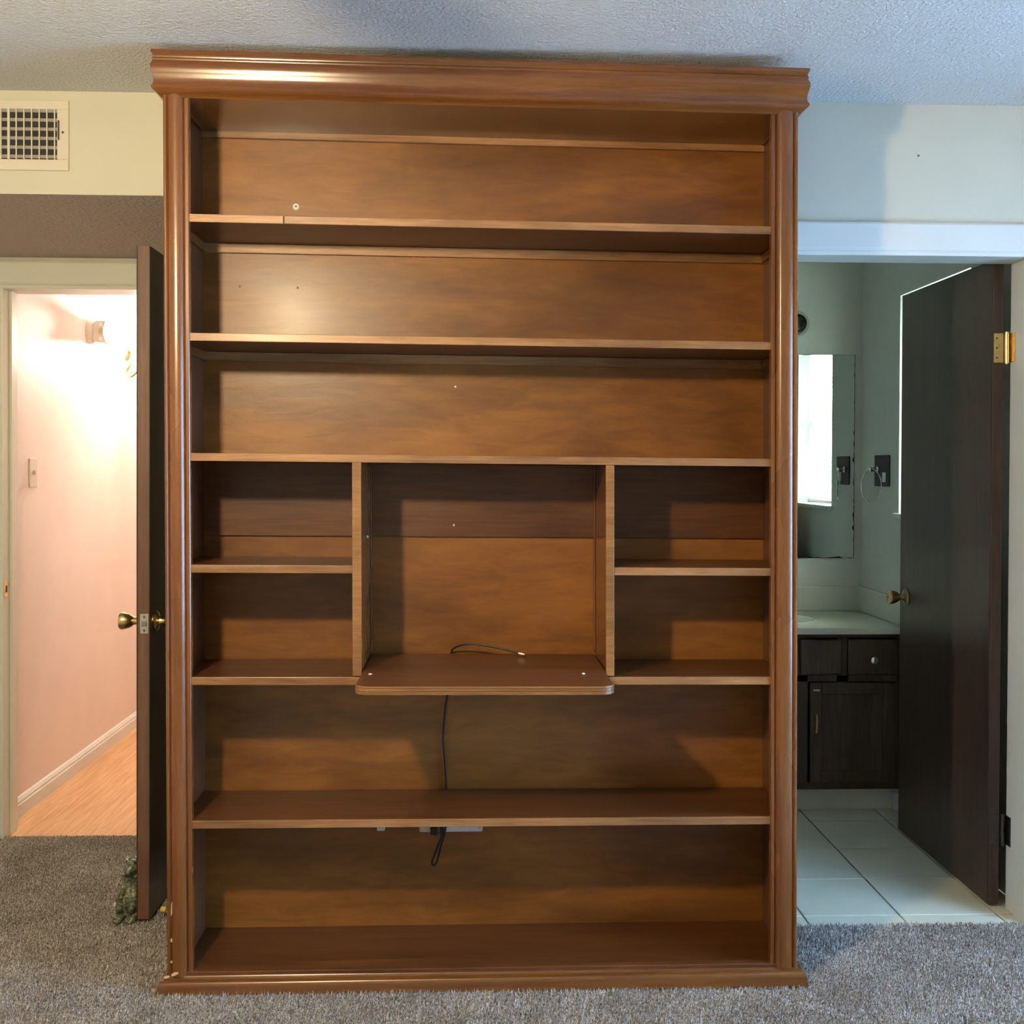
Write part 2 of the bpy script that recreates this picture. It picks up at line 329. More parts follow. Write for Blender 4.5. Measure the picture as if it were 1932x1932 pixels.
# ------------------------------------------------------------------ bookcase
def warp(p):
    return Vector((p.x - .0054*(p.z-1.15), p.y, p.z - .0068*p.x*(p.z-.5)))
bk = thing('bookcase', (.03, .14, 0), 'tall brown stained wooden bookcase with open shelves and TV niche', 'bookcase')
def part(mb, name, mat, bevel=.0015, label=None, smooth=False, parent=None):
    o = mb.build(name, mat, parent or bk, bevel=bevel, warp=warp, smooth=smooth)
    if label: o['label'] = label
    return o
BXL, BXR = -.7927, .8515
SL, SR = -.7275, .7815           # stile inner edges
IL, IR = -.762, .836             # inner faces of the sides
D0, D1 = .004, .272              # shelf depth
BKY = .286
part(MB().box(IL-.02, IL, .0, BKY, .01, 2.39), 'side_panel', 'wood_side')
part(MB().box(IR, IR+.014, .0, BKY, .01, 2.39), 'side_panel', 'wood_side')
part(MB().box(IL-.02, IR+.014, BKY, BKY+.008, .03, 2.40), 'back_panel', 'ply', 0)
part(MB().box(IL, IR, .0, BKY, 2.314, 2.334), 'top_board', 'wood_x')
part(MB().box(IL, IR, BKY-.014, BKY, 2.272, 2.314), 'cleat', 'edge')
# moulded stiles: inner fillet, groove, bead, wide convex face, outer step
def stile(xi, s, wd):
    pr = [(0, .016), (0, -.003), (.002, -.005), (.009, -.005), (.0105, -.001), (.0125, .0), (.0145, -.004), (.0165, -.0075)]
    n = 14
    for i in range(n+1):
        t = i/n; u = .018 + (wd-.032)*t; v = -.0085 - .0065*math.sin(PI*t)**.55
        pr.append((u, v))
    pr += [(wd-.0130, -.006), (wd-.0115, -.0085), (wd-.0085, -.0115), (wd-.0055, -.0115), (wd-.0025, -.009), (wd-.0008, -.005), (wd, -.001), (wd, .016)]
    mb = MB(); zs = [.040, 2.306]
    mb.prism(pr, zs[0], zs[1], lambda u, v, a: (xi+s*u, v, a))
    return part(mb, 'stile', 'wood_z', 0, smooth=True)
stile(SL, -1, SL-BXL); stile(SR, 1, BXR-SR)
# crown moulding with mitred returns
cp = [(.0, 2.404), (.030, 2.404), (.031, 2.398), (.026, 2.392), (.0245, 2.386), (.0275, 2.3825), (.0275, 2.379), (.026, 2.377), (.0285, 2.372), (.032, 2.364), (.0315, 2.356), (.028, 2.346), (.0245, 2.336),
      (.0235, 2.326), (.0255, 2.318), (.029, 2.313), (.030, 2.309), (.026, 2.304), (.018, 2.300), (.010, 2.294), (.006, 2.290), (0, 2.290)]
def crown(prof, name, mat, y0=0.0, yb=BKY+.01, bottom=None):
    n = len(prof); vs = []
    for (x, sx) in ((BXL, -1), (BXR, 1)):
        for p in prof: vs.append((x+sx*p[0]*.75, y0-p[0], p[1]))
    L0, R0 = 0, n
    fs = [(L0+i, L0+i+1, R0+i+1, R0+i) for i in range(n-1)]
    for (x, sx) in ((BXL, -1), (BXR, 1)):
        k = len(vs)
        for p in prof: vs.append((x+sx*p[0]*.75, yb, p[1]))
        b0 = L0 if sx < 0 else R0
        fs += [(b0+i, b0+i+1, k+i+1, k+i) for i in range(n-1)]
    fs.append((0, n, 3*n, 2*n)); fs.append((n-1, 2*n-1, 4*n-1, 3*n-1))
    mb = MB(); mb.add(vs, fs); return part(mb, name, mat, 0, smooth=True)
crown(cp, 'crown_molding', 'crown')
part(MB().box(BXL+.004, BXR-.004, -.006, .014, 2.303, 2.40), 'top_rail', 'crown', .002)
bpz = [(0, .0400), (.004, .0400), (.006, .0375), (.0075, .034), (.010, .0335), (.017, .033), (.023, .029), (.026, .022), (.0265, .014), (.0285, .006), (.030, 0.0), (0, 0.0)]
crown(bpz, 'base_molding', 'crown', -.004)
part(MB().box(BXL+.002, BXR-.002, -.006, .016, .002, .050), 'bottom_rail', 'wood_x', .002)
part(MB().box(IL, IR, .012, BKY, .024, .044), 'bottom_board', 'wood_x')
TOPS = (1.9975, 1.6935, 1.3855, .4375)
TH = .0205
def shelf(x0, x1, z, lab=None, split=None, mat='wood_x', name='shelf', yb=D1):
    s = part(MB().box(x0, x1, D0+.003, yb, z-TH+.0005, z-.0005), name, mat, 0, lab)
    cuts = [x0, x1] if split is None else [x0, split-.0012, split+.0012, x1]
    for i in range(0, len(cuts), 2):
        part(MB().box(cuts[i], cuts[i+1], D0-.003, D0+.0035, z-TH, z), 'edge_strip', 'edge', .0012, parent=s)
    return s
for i, z in enumerate(TOPS):
    s = shelf(IL, IR, z, split=-.4865 if i == 0 else None, yb=BKY-.001 if i < 3 else D1)
    if i < 2: part(MB().box(IL, IR, BKY-.013, BKY, z-TH-.026, z-TH), 'cleat', 'edge')
for z0 in (2.286, TOPS[0]-TH-.026, TOPS[1]-TH-.026):      # side cleats under the upper boards
    for xa, xb in ((IL, IL+.010), (IR-.010, IR)):
        part(MB().box(xa, xb, .03, BKY-.014, z0+.002, z0+.026), 'side_cleat', 'wood_y')
part(MB().box(IL, IR, BKY-.010, BKY, 1.157, 1.364), 'nailer_board', 'wood_x', .001)
# dividers and side shelves of the TV niche
DL0, DL1, DR0, DR1 = -.3125, -.2900, .3475, .3680
def divider(x0, x1, name='divider'):
    s = part(MB().box(x0, x1, .004, BKY-.011, .812, 1.365), name, 'wood_z')
    part(MB().box(x0-.0006, x1+.0006, -.003, .005, .812, 1.365), 'edge_strip', 'pine_edge', .0012, parent=s)
divider(DL0, DL1); divider(DR0, DR1)
part(MB().box(DL1, DL1+.004, BKY-.03, BKY-.002, .83, 1.36), 'corner_bead', 'wood_z'); part(MB().box(DR0-.004, DR0, BKY-.03, BKY-.002, .83, 1.36), 'corner_bead', 'wood_z')
shelf(IL, DL0, 1.098); shelf(DR1, IR, 1.0965)
s5 = shelf(IL, IR, .8085)
# pull out television tray with rounded front corners
TZ0, TZ1, TY = .8090, .8245, -.205
def tray_outline(x0, x1, y0, y1, r, n=7):
    return arc((x0+r, y0+r), r, 1.5*PI, PI, n)[::1] + [(x0, y1), (x1, y1)] + arc((x1-r, y0+r), r, 0, -.5*PI, n)
ol = tray_outline(DL1+.003, DR0-.003, TY, BKY-.018, .035)
tray = part(MB().prism(ol, TZ0-.004, TZ1, lambda u, v, a: (u, v, a)), 'pull_out_tray', 'wood_x', .0015)
tray['label'] = 'pull-out television tray with rounded front corners'
e0 = arc((DL1+.003+.035, TY+.035), .037, PI, 1.5*PI, 8) + arc((DR0-.003-.035, TY+.035), .037, 1.5*PI, 2*PI, 8)
i0 = arc((DL1+.003+.035, TY+.035), .034, PI, 1.5*PI, 8) + arc((DR0-.003-.035, TY+.035), .034, 1.5*PI, 2*PI, 8)
for za, zb in ((TZ0-.0045, TZ0+.0035), (TZ0+.0045, TZ0+.0105), (TZ0+.0115, TZ1+.0003)):
    mb = MB(); n = len(e0)
    vs = [(x, y, za) for x, y in e0]+[(x, y, zb) for x, y in e0]+[(x, y, za) for x, y in i0]+[(x, y, zb) for x, y in i0]
    fs = []
    for i in range(n-1): fs += [(i, i+1, n+i+1, n+i), (2*n+i, 2*n+i+1, 3*n+i+1, 3*n+i), (i, i+1, 2*n+i+1, 2*n+i), (n+i, n+i+1, 3*n+i+1, 3*n+i)]
    fs += [(0, n, 3*n, 2*n), (n-1, 2*n-1, 4*n-1, 3*n-1)]
    part(mb.add(vs, fs), 'edge_band', 'pine_edge', 0, parent=tray)
# screws, washer and chips
def disc(name, c, ax, r, h, mat, label=None, parent=None, dome=.5):
    o = MB().lathe([(r, 0), (r, h*.5), (r*.8, h*.85), (r*.3, h)], c, ax, 16).build(name, mat, parent or bk, smooth=True)
    if label: o['label'] = label
    return o
ws = disc('screw_washer', (-.5045, BKY, 2.0915), (0, -1, 0), .0095, .0035, 'white_plastic', 'white screw washer on the top shelf back')
disc('screw_head', (-.5045, BKY-.003, 2.0915), (0, -1, 0), .0030, .0022, 'dark_steel', parent=ws)
def dot(x, z, r=.0035, y=BKY, mat='white_plastic'): disc('nail_head', (x, y, z), (0, -1, 0), r, .002, mat)
dot(-.052, 1.585, .003); dot(-.055, 1.1905, .003, BKY-.01); dot(-.662, 1.865, .003, mat='dark_steel'); dot(-.50, 1.862, .003, mat='dark_steel')
disc('nail_head', (DL1, .17, 1.164), (1, 0, 0), .004, .003, 'white_plastic')
disc('nail_head', (-.262, -.045, TZ1), (0, 0, 1), .005, .003, 'white_plastic'); disc('nail_head', (.285, -.045, TZ1), (0, 0, 1), .004, .003, 'white_plastic')
disc('nail_head', (.515, -.003, .0475), (0, -1, 0), .004, .003, 'bare')
def chip(c, sx, sz, a):
    pts = [(-1, -.4), (-.3, -1), (.9, -.6), (1, .3), (.1, 1), (-.8, .6)]
    mb = MB(); ca, sa = math.cos(a), math.sin(a)
    mb.prism(pts, 0, .0012, lambda u, v, t: (c[0]+sx*u*ca-sz*v*sa, c[1]-t, c[2]+sx*u*sa+sz*v*ca))
    o = part(mb, 'chip', 'bare', 0, 'pale chip in the stain')
chip((-.7785, -.0085, .134), .006, .005, .3); chip((-.7795, -.0085, .078), .004, .003, 1.1); chip((-.770, -.0165, .050), .010, .0045, .35); chip((-.7915, -.012, .0405), .008, .004, .2)
chip((-.7790, -.0085, .215), .002, .020, -.05)

# ------------------------------------------------------------------ cords and power strip in the bookcase
cx = thing('coaxial_cable', (-.04, .25, TZ1), 'thin black coaxial cable with metal plug lying on the television tray', 'cable')
pts = [(-.074, .278, .4275), (-.077, .2785, .50), (-.083, .277, .58), (-.078, .278, .66), (-.070, .2785, .72), (-.064, .279, .79), (-.060, .2745, .83), (-.052, .262, .842), (-.032, .245, .853), (-.005, .235, .858), (.03, .230, .855), (.07, .222, .849), (.105, .214, .842), (.130, .208, .836)]
def smooth_pts(pts, n=6):
    out = []; P_ = [Vector(p) for p in pts]; P_ = [P_[0]*2-P_[1]] + P_ + [P_[-1]*2-P_[-2]]
    for i in range(1, len(P_)-2):
        for k in range(n):
            t = k/n; a, b_, c_, d = P_[i-1:i+3]
            out.append(.5*((2*b_)+(c_-a)*t+(2*a-5*b_+4*c_-d)*t*t+(3*b_-a-3*c_+d)*t**3))
    out.append(P_[-2]); return out
MB().tube(smooth_pts(pts), .0028, 8).build('jacket', 'black', cx, smooth=True)
MB().lathe([(.0045, 0), (.0045, .004), (.0058, .0045), (.0058, .013), (.004, .0135), (.004, .018)], (.128, .2085, .8362), (.95, -.22, -.2), 10).build('connector', 'steel', cx, smooth=True)
ps = thing('power_strip', (-.06, .262, .30), 'slim white power strip fixed under the lower shelf', 'power strip')
zt = .352
MB().box(-.150, .030, .258, .272+.013, .318, zt).build('housing', 'white_plastic', ps, bevel=.005, seg=3)
for x in (-.125, -.088, -.05, -.012): MB().box(x-.008, x+.008, .2565, .259, .324, zt-.008).build('outlet', 'white_plastic', ps, bevel=.001)
MB().box(.018, .026, .2555, .259, .328, .340).build('rocker_switch', 'yellow', ps, bevel=.001)
plg = thing('power_cable', (-.100, .245, .315), 'black power cable plugged into the strip and hanging in a loop', 'cable')
MB().box(-.118, -.096, .235, .2565, .3165, .340).build('plug_body', 'black', plg, bevel=.004)
MB().box(-.092, -.080, .240, .2565, .318, .338).build('plug_body', 'dark_plate', plg, bevel=.003)
MB().tube(smooth_pts([(-.086, .25, .40), (-.082, .246, .35), (-.086, .243, .315), (-.100, .242, .275), (-.112, .242, .243), (-.112, .243, .232), (-.106, .243, .230), (-.098, .244, .243), (-.088, .245, .285), (-.078, .246, .32), (-.074, .248, .36), (-.076, .26, .40)]), .0030, 8).build('cord', 'black', plg, smooth=True)
cl = tag(MB().box(-.270, -.248, .262, .285, .322, .340).build('cable_clip', 'white_plastic', None, bevel=.002), 'tiny white clip under the lower shelf, left of the power strip', 'clip')

# ------------------------------------------------------------------ left door (open, edge on) and its hardware
d1 = thing('door_1', (-.9725, 1.175, 0), 'dark brown bedroom door standing open beside the bookcase', 'door', 'structure')
x0, x1, y0, y1 = -.992, -.953, .42, 1.172
slab = MB().box(x0+.002, x1-.002, y0+.008, y1, .012, 2.003).build('slab', 'door', d1)
MB().box(x0+.001, x1-.001, y0+.003, y0+.009, .012, 2.003).build('edge_band', 'door_edge', d1)
MB().box(x0, x0+.003, y0, y1, .012, 2.003).build('face_skin', 'door', d1); MB().box(x1-.003, x1, y0, y1, .012, 2.003).build('face_skin', 'door', d1)
zk = .8895
lp = MB().box(-.982, -.957, y0+.0005, y0+.004, zk-.029, zk+.029).build('latch_plate', 'steel', d1, bevel=.0006); lp['label'] = 'steel latch plate'
for dz in (-.020, .020): disc('screw_head', (-.9695, y0+.0006, zk+dz), (0, -1, 0), .0035, .0012, 'dark_steel', parent=lp)
MB().prism([(0, -.007), (.008, -.007), (.004, .007), (0, .007)], -.976, -.963, lambda u, v, a: (a, y0-u+.001, zk+v)).build('latch_bolt', 'dark_steel', lp)
def knob(parent, c, ax, mat, sc=1.0):
    prof = [(.030, 0), (.0305, .003), (.027, .007), (.016, .010), (.0125, .013), (.0115, .020), (.0115, .026), (.015, .030), (.020, .038), (.0245, .049), (.0262, .058), (.0262, .063), (.024, .0665), (.015, .068)]
    k = MB().lathe([(r*sc, h*sc) for r, h in prof[:6]], c, ax, 28).build('rosette', mat, parent, smooth=True)
    c2 = Vector(c)
    o = MB().lathe([(r*sc, h*sc) for r, h in prof[5:]], c2, ax, 28).build('knob', mat, parent, smooth=True)
    MB().lathe([(.004*sc, .0675*sc), (.004*sc, .069*sc), (.002*sc, .0692*sc)], c2, ax, 10).build('button', 'dark_steel', o)
knob(d1, (x0, .482, zk), (-1, 0, 0), 'brass'); knob(d1, (x1, .482, zk), (1, 0, 0), 'brass')
for z in (.25, 1.0, 1.75):
    MB().lathe([(.005, 0), (.005, .09)], (-.952, 1.178, z-.045), (0, 0, 1), 10).build('hinge', 'old_brass', d1, smooth=True)
# ------------------------------------------------------------------ bathroom door
d2 = thing('door_2', (1.61, .46, 0), 'dark brown bathroom door swung open against the side wall', 'door', 'structure')
x0, x1, y0, y1 = 1.592, 1.626, .474, 1.196
MB().box(x0+.002, x1-.002, y0+.003, y1-.003, .012, 1.998).build('slab', 'door', d2)
MB().box(x0, x0+.003, y0+.004, y1, .012, 1.998).build('face_skin', 'door', d2); MB().box(x1-.003, x1, y0, y1, .012, 1.998).build('face_skin', 'door', d2)
MB().box(x0+.001, x1-.001, y0, y0+.006, .012, 1.998).build('edge_band', 'door', d2, bevel=.002)
knob(d2, (x0, 1.135, .885), (-1, 0, 0), 'old_brass'); knob(d2, (x1, 1.135, .885), (1, 0, 0), 'old_brass', .8)
def hinge(z, mat, lab):
    h = MB().box(x0+.004, x1, y0-.0025, y0, z-.045, z+.045).build('hinge', mat, d2, bevel=.0008); h['label'] = lab
    MB().lathe([(.0065, -.049), (.0065, .049)], (1.6345, y0-.006, z), (0, 0, 1), 12).build('hinge_barrel', mat, h, smooth=True)
    MB().box(1.644, 1.647, y0-.034, y0-.004, z-.045, z+.045).build('jamb_leaf', mat, h, bevel=.0008)
    for dz in (-.030, 0, .030): disc('screw_head', (x0+.013, y0-.0025, z+dz), (0, -1, 0), .003, .0008, 'dark_steel', parent=h)
hinge(1.728, 'brass', 'upper brass hinge'); hinge(.244, 'dark_steel', 'lower dark hinge')

# ------------------------------------------------------------------ air register on the soffit
av = thing('air_vent', (-1.34, YW, 2.203), 'cream metal air register on the soffit above the hall door', 'air vent')
ax0, ax1, az0, az1, ix0, ix1, iz0, iz1 = -1.515, -1.165, 2.203, 2.404, -1.482, -1.198, 2.2345, 2.378
fr = MB()
fr.box(ax0, ax1, YW-.007, YW, az0, iz0).box(ax0, ax1, YW-.007, YW, iz1, az1).box(ax0, ix0, YW-.007, YW, iz0, iz1).box(ix1, ax1, YW-.007, YW, iz0, iz1)
fr.build('frame', 'vent', av, bevel=.002)
MB().box(ix0-.004, ix1+.004, YW-.0012, YW-.0002, iz0-.004, iz1+.004).build('duct_opening', 'duct', av)
xs = [ix1-.006-i*.0217 for i in range(13)]
for i, x in enumerate(xs):
    t = .0055 if i == 6 else .0022
    MB().box(x-t/2-.001, x+t/2, YW-.0075, YW-.0035, iz0, iz1).build('vane', 'vent', av)
for i in range(6):
    z = iz0+.004+i*.0262
    MB().box(ix0, ix1, YW-.0035, YW-.0014, z, z+.009).build('louver', 'louver', av)
MB().box(ix1+.004, ix1+.0075, YW-.012, YW-.007, 2.290, 2.345).build('damper_lever', 'dark_steel', av)
disc('screw_head', (ax1-.016, YW-.007, 2.312), (0, -1, 0), .0035, .0015, 'dark_steel', parent=av)
wh = thing('wall_hook', (1.31, YW, 2.276), 'tiny grey screw hook in the wall above the bathroom door', 'hook')
MB().tube([(1.31, YW, 2.279), (1.31, YW-.010, 2.279), (1.307, YW-.016, 2.276), (1.303, YW-.016, 2.279)], .0015, 6).build('screw_hook', 'dark_steel', wh)

# ------------------------------------------------------------------ hall: switch, chime box, sconce
ls = thing('light_switch', (HX, 1.60, 1.268), 'ivory toggle light switch on the hall wall', 'light switch')
MB().box(HX, HX+.006, 1.563, 1.637, 1.268, 1.384).build('cover_plate', 'plastic', ls, bevel=.003)
MB().box(HX+.006, HX+.016, 1.595, 1.605, 1.318, 1.336).build('toggle', 'plastic', ls, bevel=.001)
for z in (1.292, 1.360): disc('screw_head', (HX+.006, 1.60, z), (1, 0, 0), .003, .001, 'plastic', parent=ls)
ch = thing('door_chime', (HX, 2.24, 1.915), 'small beige plastic chime box high on the bright hall wall', 'chime')
MB().lathe([(.055, 0), (.055, .012), (.048, .022), (.040, .026)], (HX, 2.26, 1.965), (1, 0, 0), 24).build('base_ring', 'plastic', ch, smooth=True)
cb = MB(); pr = [(.024, -.036), (.040, -.050), (.078, -.050), (.084, -.046), (.074, -.02), (.072, 0), (.074, .02), (.084, .046), (.078, .050), (.040, .050), (.024, .036)]
cb.prism(pr, 2.228, 2.292, lambda u, v, a: (HX+u, a, 1.965+v)); cb.build('housing', 'plastic', ch, bevel=.003)
for dz in (-.032, .032): disc('hole', (HX+.062, 2.228, 1.965+dz), (0, -1, 0), .009, .001, 'white_plastic', parent=ch)
for k in range(5): MB().box(HX+.052, HX+.068, 2.2268, 2.2285, 1.953+k*.006, 1.956+k*.006).build('grille_bar', 'old_brass', ch)
sc = thing('wall_sconce', (HX, 2.76, 1.80), 'brass scroll-arm wall lamp glowing beside the open door', 'lamp')
MB().lathe([(.045, 0), (.045, .006), (.035, .014), (.014, .018)], (HX, 2.80, 1.93), (1, 0, 0), 24).build('back_plate', 'brass', sc, smooth=True)
MB().tube(smooth_pts([(HX+.012, 2.80, 1.93), (HX+.030, 2.785, 1.93), (HX+.040, 2.77, 1.90), (HX+.030, 2.76, 1.86), (HX+.012, 2.76, 1.83), (HX+.020, 2.76, 1.805), (HX+.045, 2.76, 1.81), (HX+.095, 2.76, 1.86), (HX+.143, 2.76, 1.90), (HX+.143, 2.76, 1.92)], 5), lambda t: .008-.002*abs(t-.5), 10).build('arm', 'brass', sc, smooth=True)
MB().lathe([(.012, 0), (.030, .004), (.032, .010), (.014, .014)], (HALL.x, HALL.y, 1.917), (0, 0, 1), 20).build('cup', 'brass', sc, smooth=True)
def sphere_prof(r, n=12): return [(max(.001, r*math.sin(PI*i/n)), -r*math.cos(PI*i/n)) for i in range(n+1)]
MB().lathe(sphere_prof(.040), (HALL.x, HALL.y, 1.973), (0, 0, 1), 20).build('bulb', 'hall_globe', sc, smooth=True)

# ------------------------------------------------------------------ door stop figurine and spring door stop
fg = thing('frog_figurine', (-1.03, .47, 0), 'mossy green frog doorstop leaning on the open door', 'figurine')
bm = bmesh.new()
def blob(c, r, rot=None):
    m4 = Matrix.Translation(c) @ (rot or Matrix()) @ Matrix.Diagonal((*r, 1)); bmesh.ops.create_icosphere(bm, subdivisions=3, radius=1, matrix=m4)
fx, fy = -1.026, .47
blob((fx+.004, fy, .058), (.032, .048, .060)); blob((fx+.008, fy-.012, .115), (.024, .034, .045)); blob((fx+.015, fy-.022, .160), (.018, .030, .024)); blob((fx+.010, fy-.042, .150), (.013, .018, .012))
blob((fx+.004, fy-.030, .181), (.009, .010, .010)); blob((fx+.026, fy-.030, .183), (.009, .010, .010))
blob((fx-.018, fy-.018, .038), (.018, .030, .042)); blob((fx+.022, fy-.018, .038), (.016, .030, .042))
blob((fx-.022, fy-.045, .012), (.016, .026, .012)); blob((fx+.016, fy-.050, .012), (.016, .022, .012))
blob((fx-.012, fy-.036, .085), (.009, .012, .040), Matrix.Rotation(.25, 4, 'Y')); blob((fx+.024, fy-.036, .085), (.008, .012, .036))
blob((fx-.016, fy-.052, .045), (.010, .012, .012)); blob((fx+.020, fy-.052, .045), (.010, .012, .012))
me = bpy.data.meshes.new('body'); bmesh.ops.translate(bm, verts=bm.verts, vec=-ORG[fg]); bm.to_mesh(me); bm.free(); me.materials.append(M['stone'])
bo = bpy.data.objects.new('body', me); C.objects.link(bo); bo.parent = fg; ORG[bo] = ORG[fg]
rm = bo.modifiers.new('r', 'REMESH'); rm.mode = 'VOXEL'; rm.voxel_size = .0032; rm.use_smooth_shade = True
sm = bo.modifiers.new('s', 'SMOOTH'); sm.iterations = 3; sm.factor = .5
for sx in (0, .022)[:]:
    e = MB().lathe(sphere_prof(.0042, 8), (fx+.003+sx, fy-.037, .184), (0, 0, 1), 14).build('eye', 'white_plastic', fg, smooth=True)
    MB().lathe(sphere_prof(.0026, 8), (fx+.003+sx, fy-.0400, .184), (0, 0, 1), 10).build('pupil', 'black', e, smooth=True)
disc('spot', (fx-.034, fy-.030, .050), (-.6, -1, 0), .006, .002, 'white_plastic', parent=fg)
MB().tube(smooth_pts([(fx-.006, fy-.056, .146), (fx+.010, fy-.061, .143), (fx+.026, fy-.052, .147)]), .0015, 6).build('mouth', 'black', fg, smooth=True)
sd = thing('spring_doorstop', (-.87, .45, .02), 'small spring door stop with yellow tip beside the bookcase base', 'door stop')
MB().tube([(-.852-.062*t/60, .45+.005*math.cos(t*.9), .030+.005*math.sin(t*.9)) for t in range(61)], .0012, 6).build('spring', 'old_brass', sd, smooth=True)
MB().lathe([(.010, 0), (.010, .004), (.006, .006)], (-.850, .45, .030), (-1, 0, 0), 14).build('mount', 'old_brass', sd, smooth=True)
MB().lathe([(.006, 0), (.0085, .002), (.0085, .013), (.007, .016)], (-.913, .45, .030), (-1, 0, 0), 14).build('rubber_tip', 'yellow', sd, smooth=True)

# ------------------------------------------------------------------ bathroom fittings
VY = 1.40; VX0 = .62
vn = thing('vanity_cabinet', (1.16, 1.66, 0), 'dark brown bathroom vanity cabinet with drawer and door', 'cabinet')
MB().box(VX0, VX0+.018, VY+.018, BY1, .10, .709).box(BX1-.018, BX1, VY+.018, BY1, .10, .709).box(VX0+.018, BX1-.018, BY1-.012, BY1, .10, .709).box(VX0+.018, BX1-.018, VY+.018, BY1-.012, .10, .118).build('body', 'vanity', vn)
tk = MB().box(VX0+.02, BX1, VY+.07, BY1-.02, 0.001, .10).build('toe_kick', 'marble', vn); tk['label'] = 'pale toe kick'
MB().box(1.672, 1.698, VY+.045, VY+.069, 0.001, .07).build('toe_trim', 'white_plastic', vn)
ff = MB().box(VX0, BX1, VY, VY+.018, .10, .128).box(VX0, BX1, VY, VY+.018, .695, .71).box(VX0, BX1, VY, VY+.018, .522, .548)
for a, b_ in ((VX0, VX0+.04), (1.262, 1.310), (1.422, 1.470), (1.655, BX1)): ff.box(a, b_, VY, VY+.018, .128, .695)
ff.build('face_frame', 'vanity', vn, bevel=.001)
def panel_door(x0, x1, z0, z1, name):
    d = MB().box(x0, x0+.045, VY-.018, VY, z0, z1).box(x1-.045, x1, VY-.018, VY, z0, z1).box(x0+.045, x1-.045, VY-.018, VY, z0, z0+.045).box(x0+.045, x1-.045, VY-.018, VY, z1-.045, z1).build(name, 'vanity', vn, bevel=.003)
    MB().box(x0+.043, x1-.043, VY-.012, VY-.004, z0+.043, z1-.043).build('panel', 'vanity', d, bevel=.002)
    return d
pdr = panel_door(1.315, 1.650, .132, .520, 'cabinet_door')
pd2 = panel_door(.96, 1.258, .132, .520, 'cabinet_door'); panel_door(.66, .955, .132, .520, 'cabinet_door')
dw = MB().box(1.462, 1.660, VY-.016, VY, .552, .690).build('drawer', 'vanity', vn, bevel=.006)
MB().lathe([(.007, 0), (.006, .012), (.014, .020), (.014, .026), (.006, .030)], (1.5575, VY-.016, .612), (0, -1, 0), 18).build('knob', 'chrome', dw, smooth=True)
dw2 = MB().box(.66, 1.258, VY-.016, VY, .552, .690).build('false_drawer', 'vanity', vn, bevel=.006)
dw3 = MB().box(1.275, 1.44, VY-.016, VY, .552, .690).build('false_drawer', 'vanity', vn, bevel=.006)
MB().tube(smooth_pts([(1.335, VY-.018, .40), (1.335, VY-.034, .395), (1.335, VY-.038, .37), (1.335, VY-.034, .335), (1.335, VY-.018, .33)], 4), .0045, 8).build('pull_handle', 'old_brass', pdr, smooth=True)
MB().box(1.325, 1.35, VY-.022, VY-.018, .49, .496).build('hinge', 'steel', pdr)
ct = thing('vanity_countertop', (1.16, 1.65, .712), 'cream cultured marble vanity top with backsplash and basin', 'countertop')
def top_mesh():
    mb = MB(); x0, x1, y0, y1, z = VX0-.02, BX1, VY-.025, BY1, .735
    cxx, cyy, ra, rb = 1.16, 1.64, .235, .165; n = 48
    ring = lambda s, zz: [(cxx+ra*s*math.cos(2*PI*i/n), cyy+rb*s*math.sin(2*PI*i/n), zz) for i in range(n)]
    out = []
    for i in range(n):
        a = 2*PI*i/n; dx, dy = math.cos(a), math.sin(a); t = min(((x1-cxx) if dx > 0 else (x0-cxx))/dx if abs(dx) > 1e-6 else 9, ((y1-cyy) if dy > 0 else (y0-cyy))/dy if abs(dy) > 1e-6 else 9)
        out.append((cxx+dx*t, cyy+dy*t, z))
    rs = [out, ring(1.12, z), ring(1.04, z+.004), ring(1, z-.002), ring(.9, z-.04), ring(.7, z-.085), ring(.35, z-.105), ring(.06, z-.108)]
    vs = sum(rs, []); fs = []
    for k in range(len(rs)-1):
        for i in range(n): j = (i+1) % n; fs.append((k*n+i, k*n+j, (k+1)*n+j, (k+1)*n+i))
    fs.append(tuple((len(rs)-1)*n+i for i in range(n)))
    mb.add(vs, fs); mb.box(x0, x1, y0, y0+.02, .712, z-.0003); mb.box(x0, x1, y0, VY+.02, .711, .7125); return mb
top_mesh().build('top_slab', 'marble', ct, smooth=True)
MB().box(VX0-.02, BX1, BY1-.018, BY1-.001, .735, .842).build('backsplash', 'marble', ct, bevel=.004)
MB().box(BX1-.018, BX1-.001, VY-.02, BY1-.018, .735, .842).build('side_splash', 'marble', ct, bevel=.004)
fa = thing('faucet', (1.16, 1.85, .735), 'chrome faucet at the back of the vanity basin', 'faucet')
MB().box(1.08, 1.24, 1.825, 1.875, .7352, .755).build('base', 'chrome', fa, bevel=.008)
MB().tube(smooth_pts([(1.16, 1.85, .75), (1.16, 1.845, .80), (1.16, 1.81, .835), (1.16, 1.76, .825), (1.16, 1.745, .805)], 5), .010, 10).build('spout', 'chrome', fa, smooth=True)
for x in (1.10, 1.22): MB().lathe([(.014, 0), (.016, .02), (.020, .03), (.018, .04)], (x, 1.85, .755), (0, 0, 1), 16).build('tap_handle', 'chrome', fa, smooth=True)
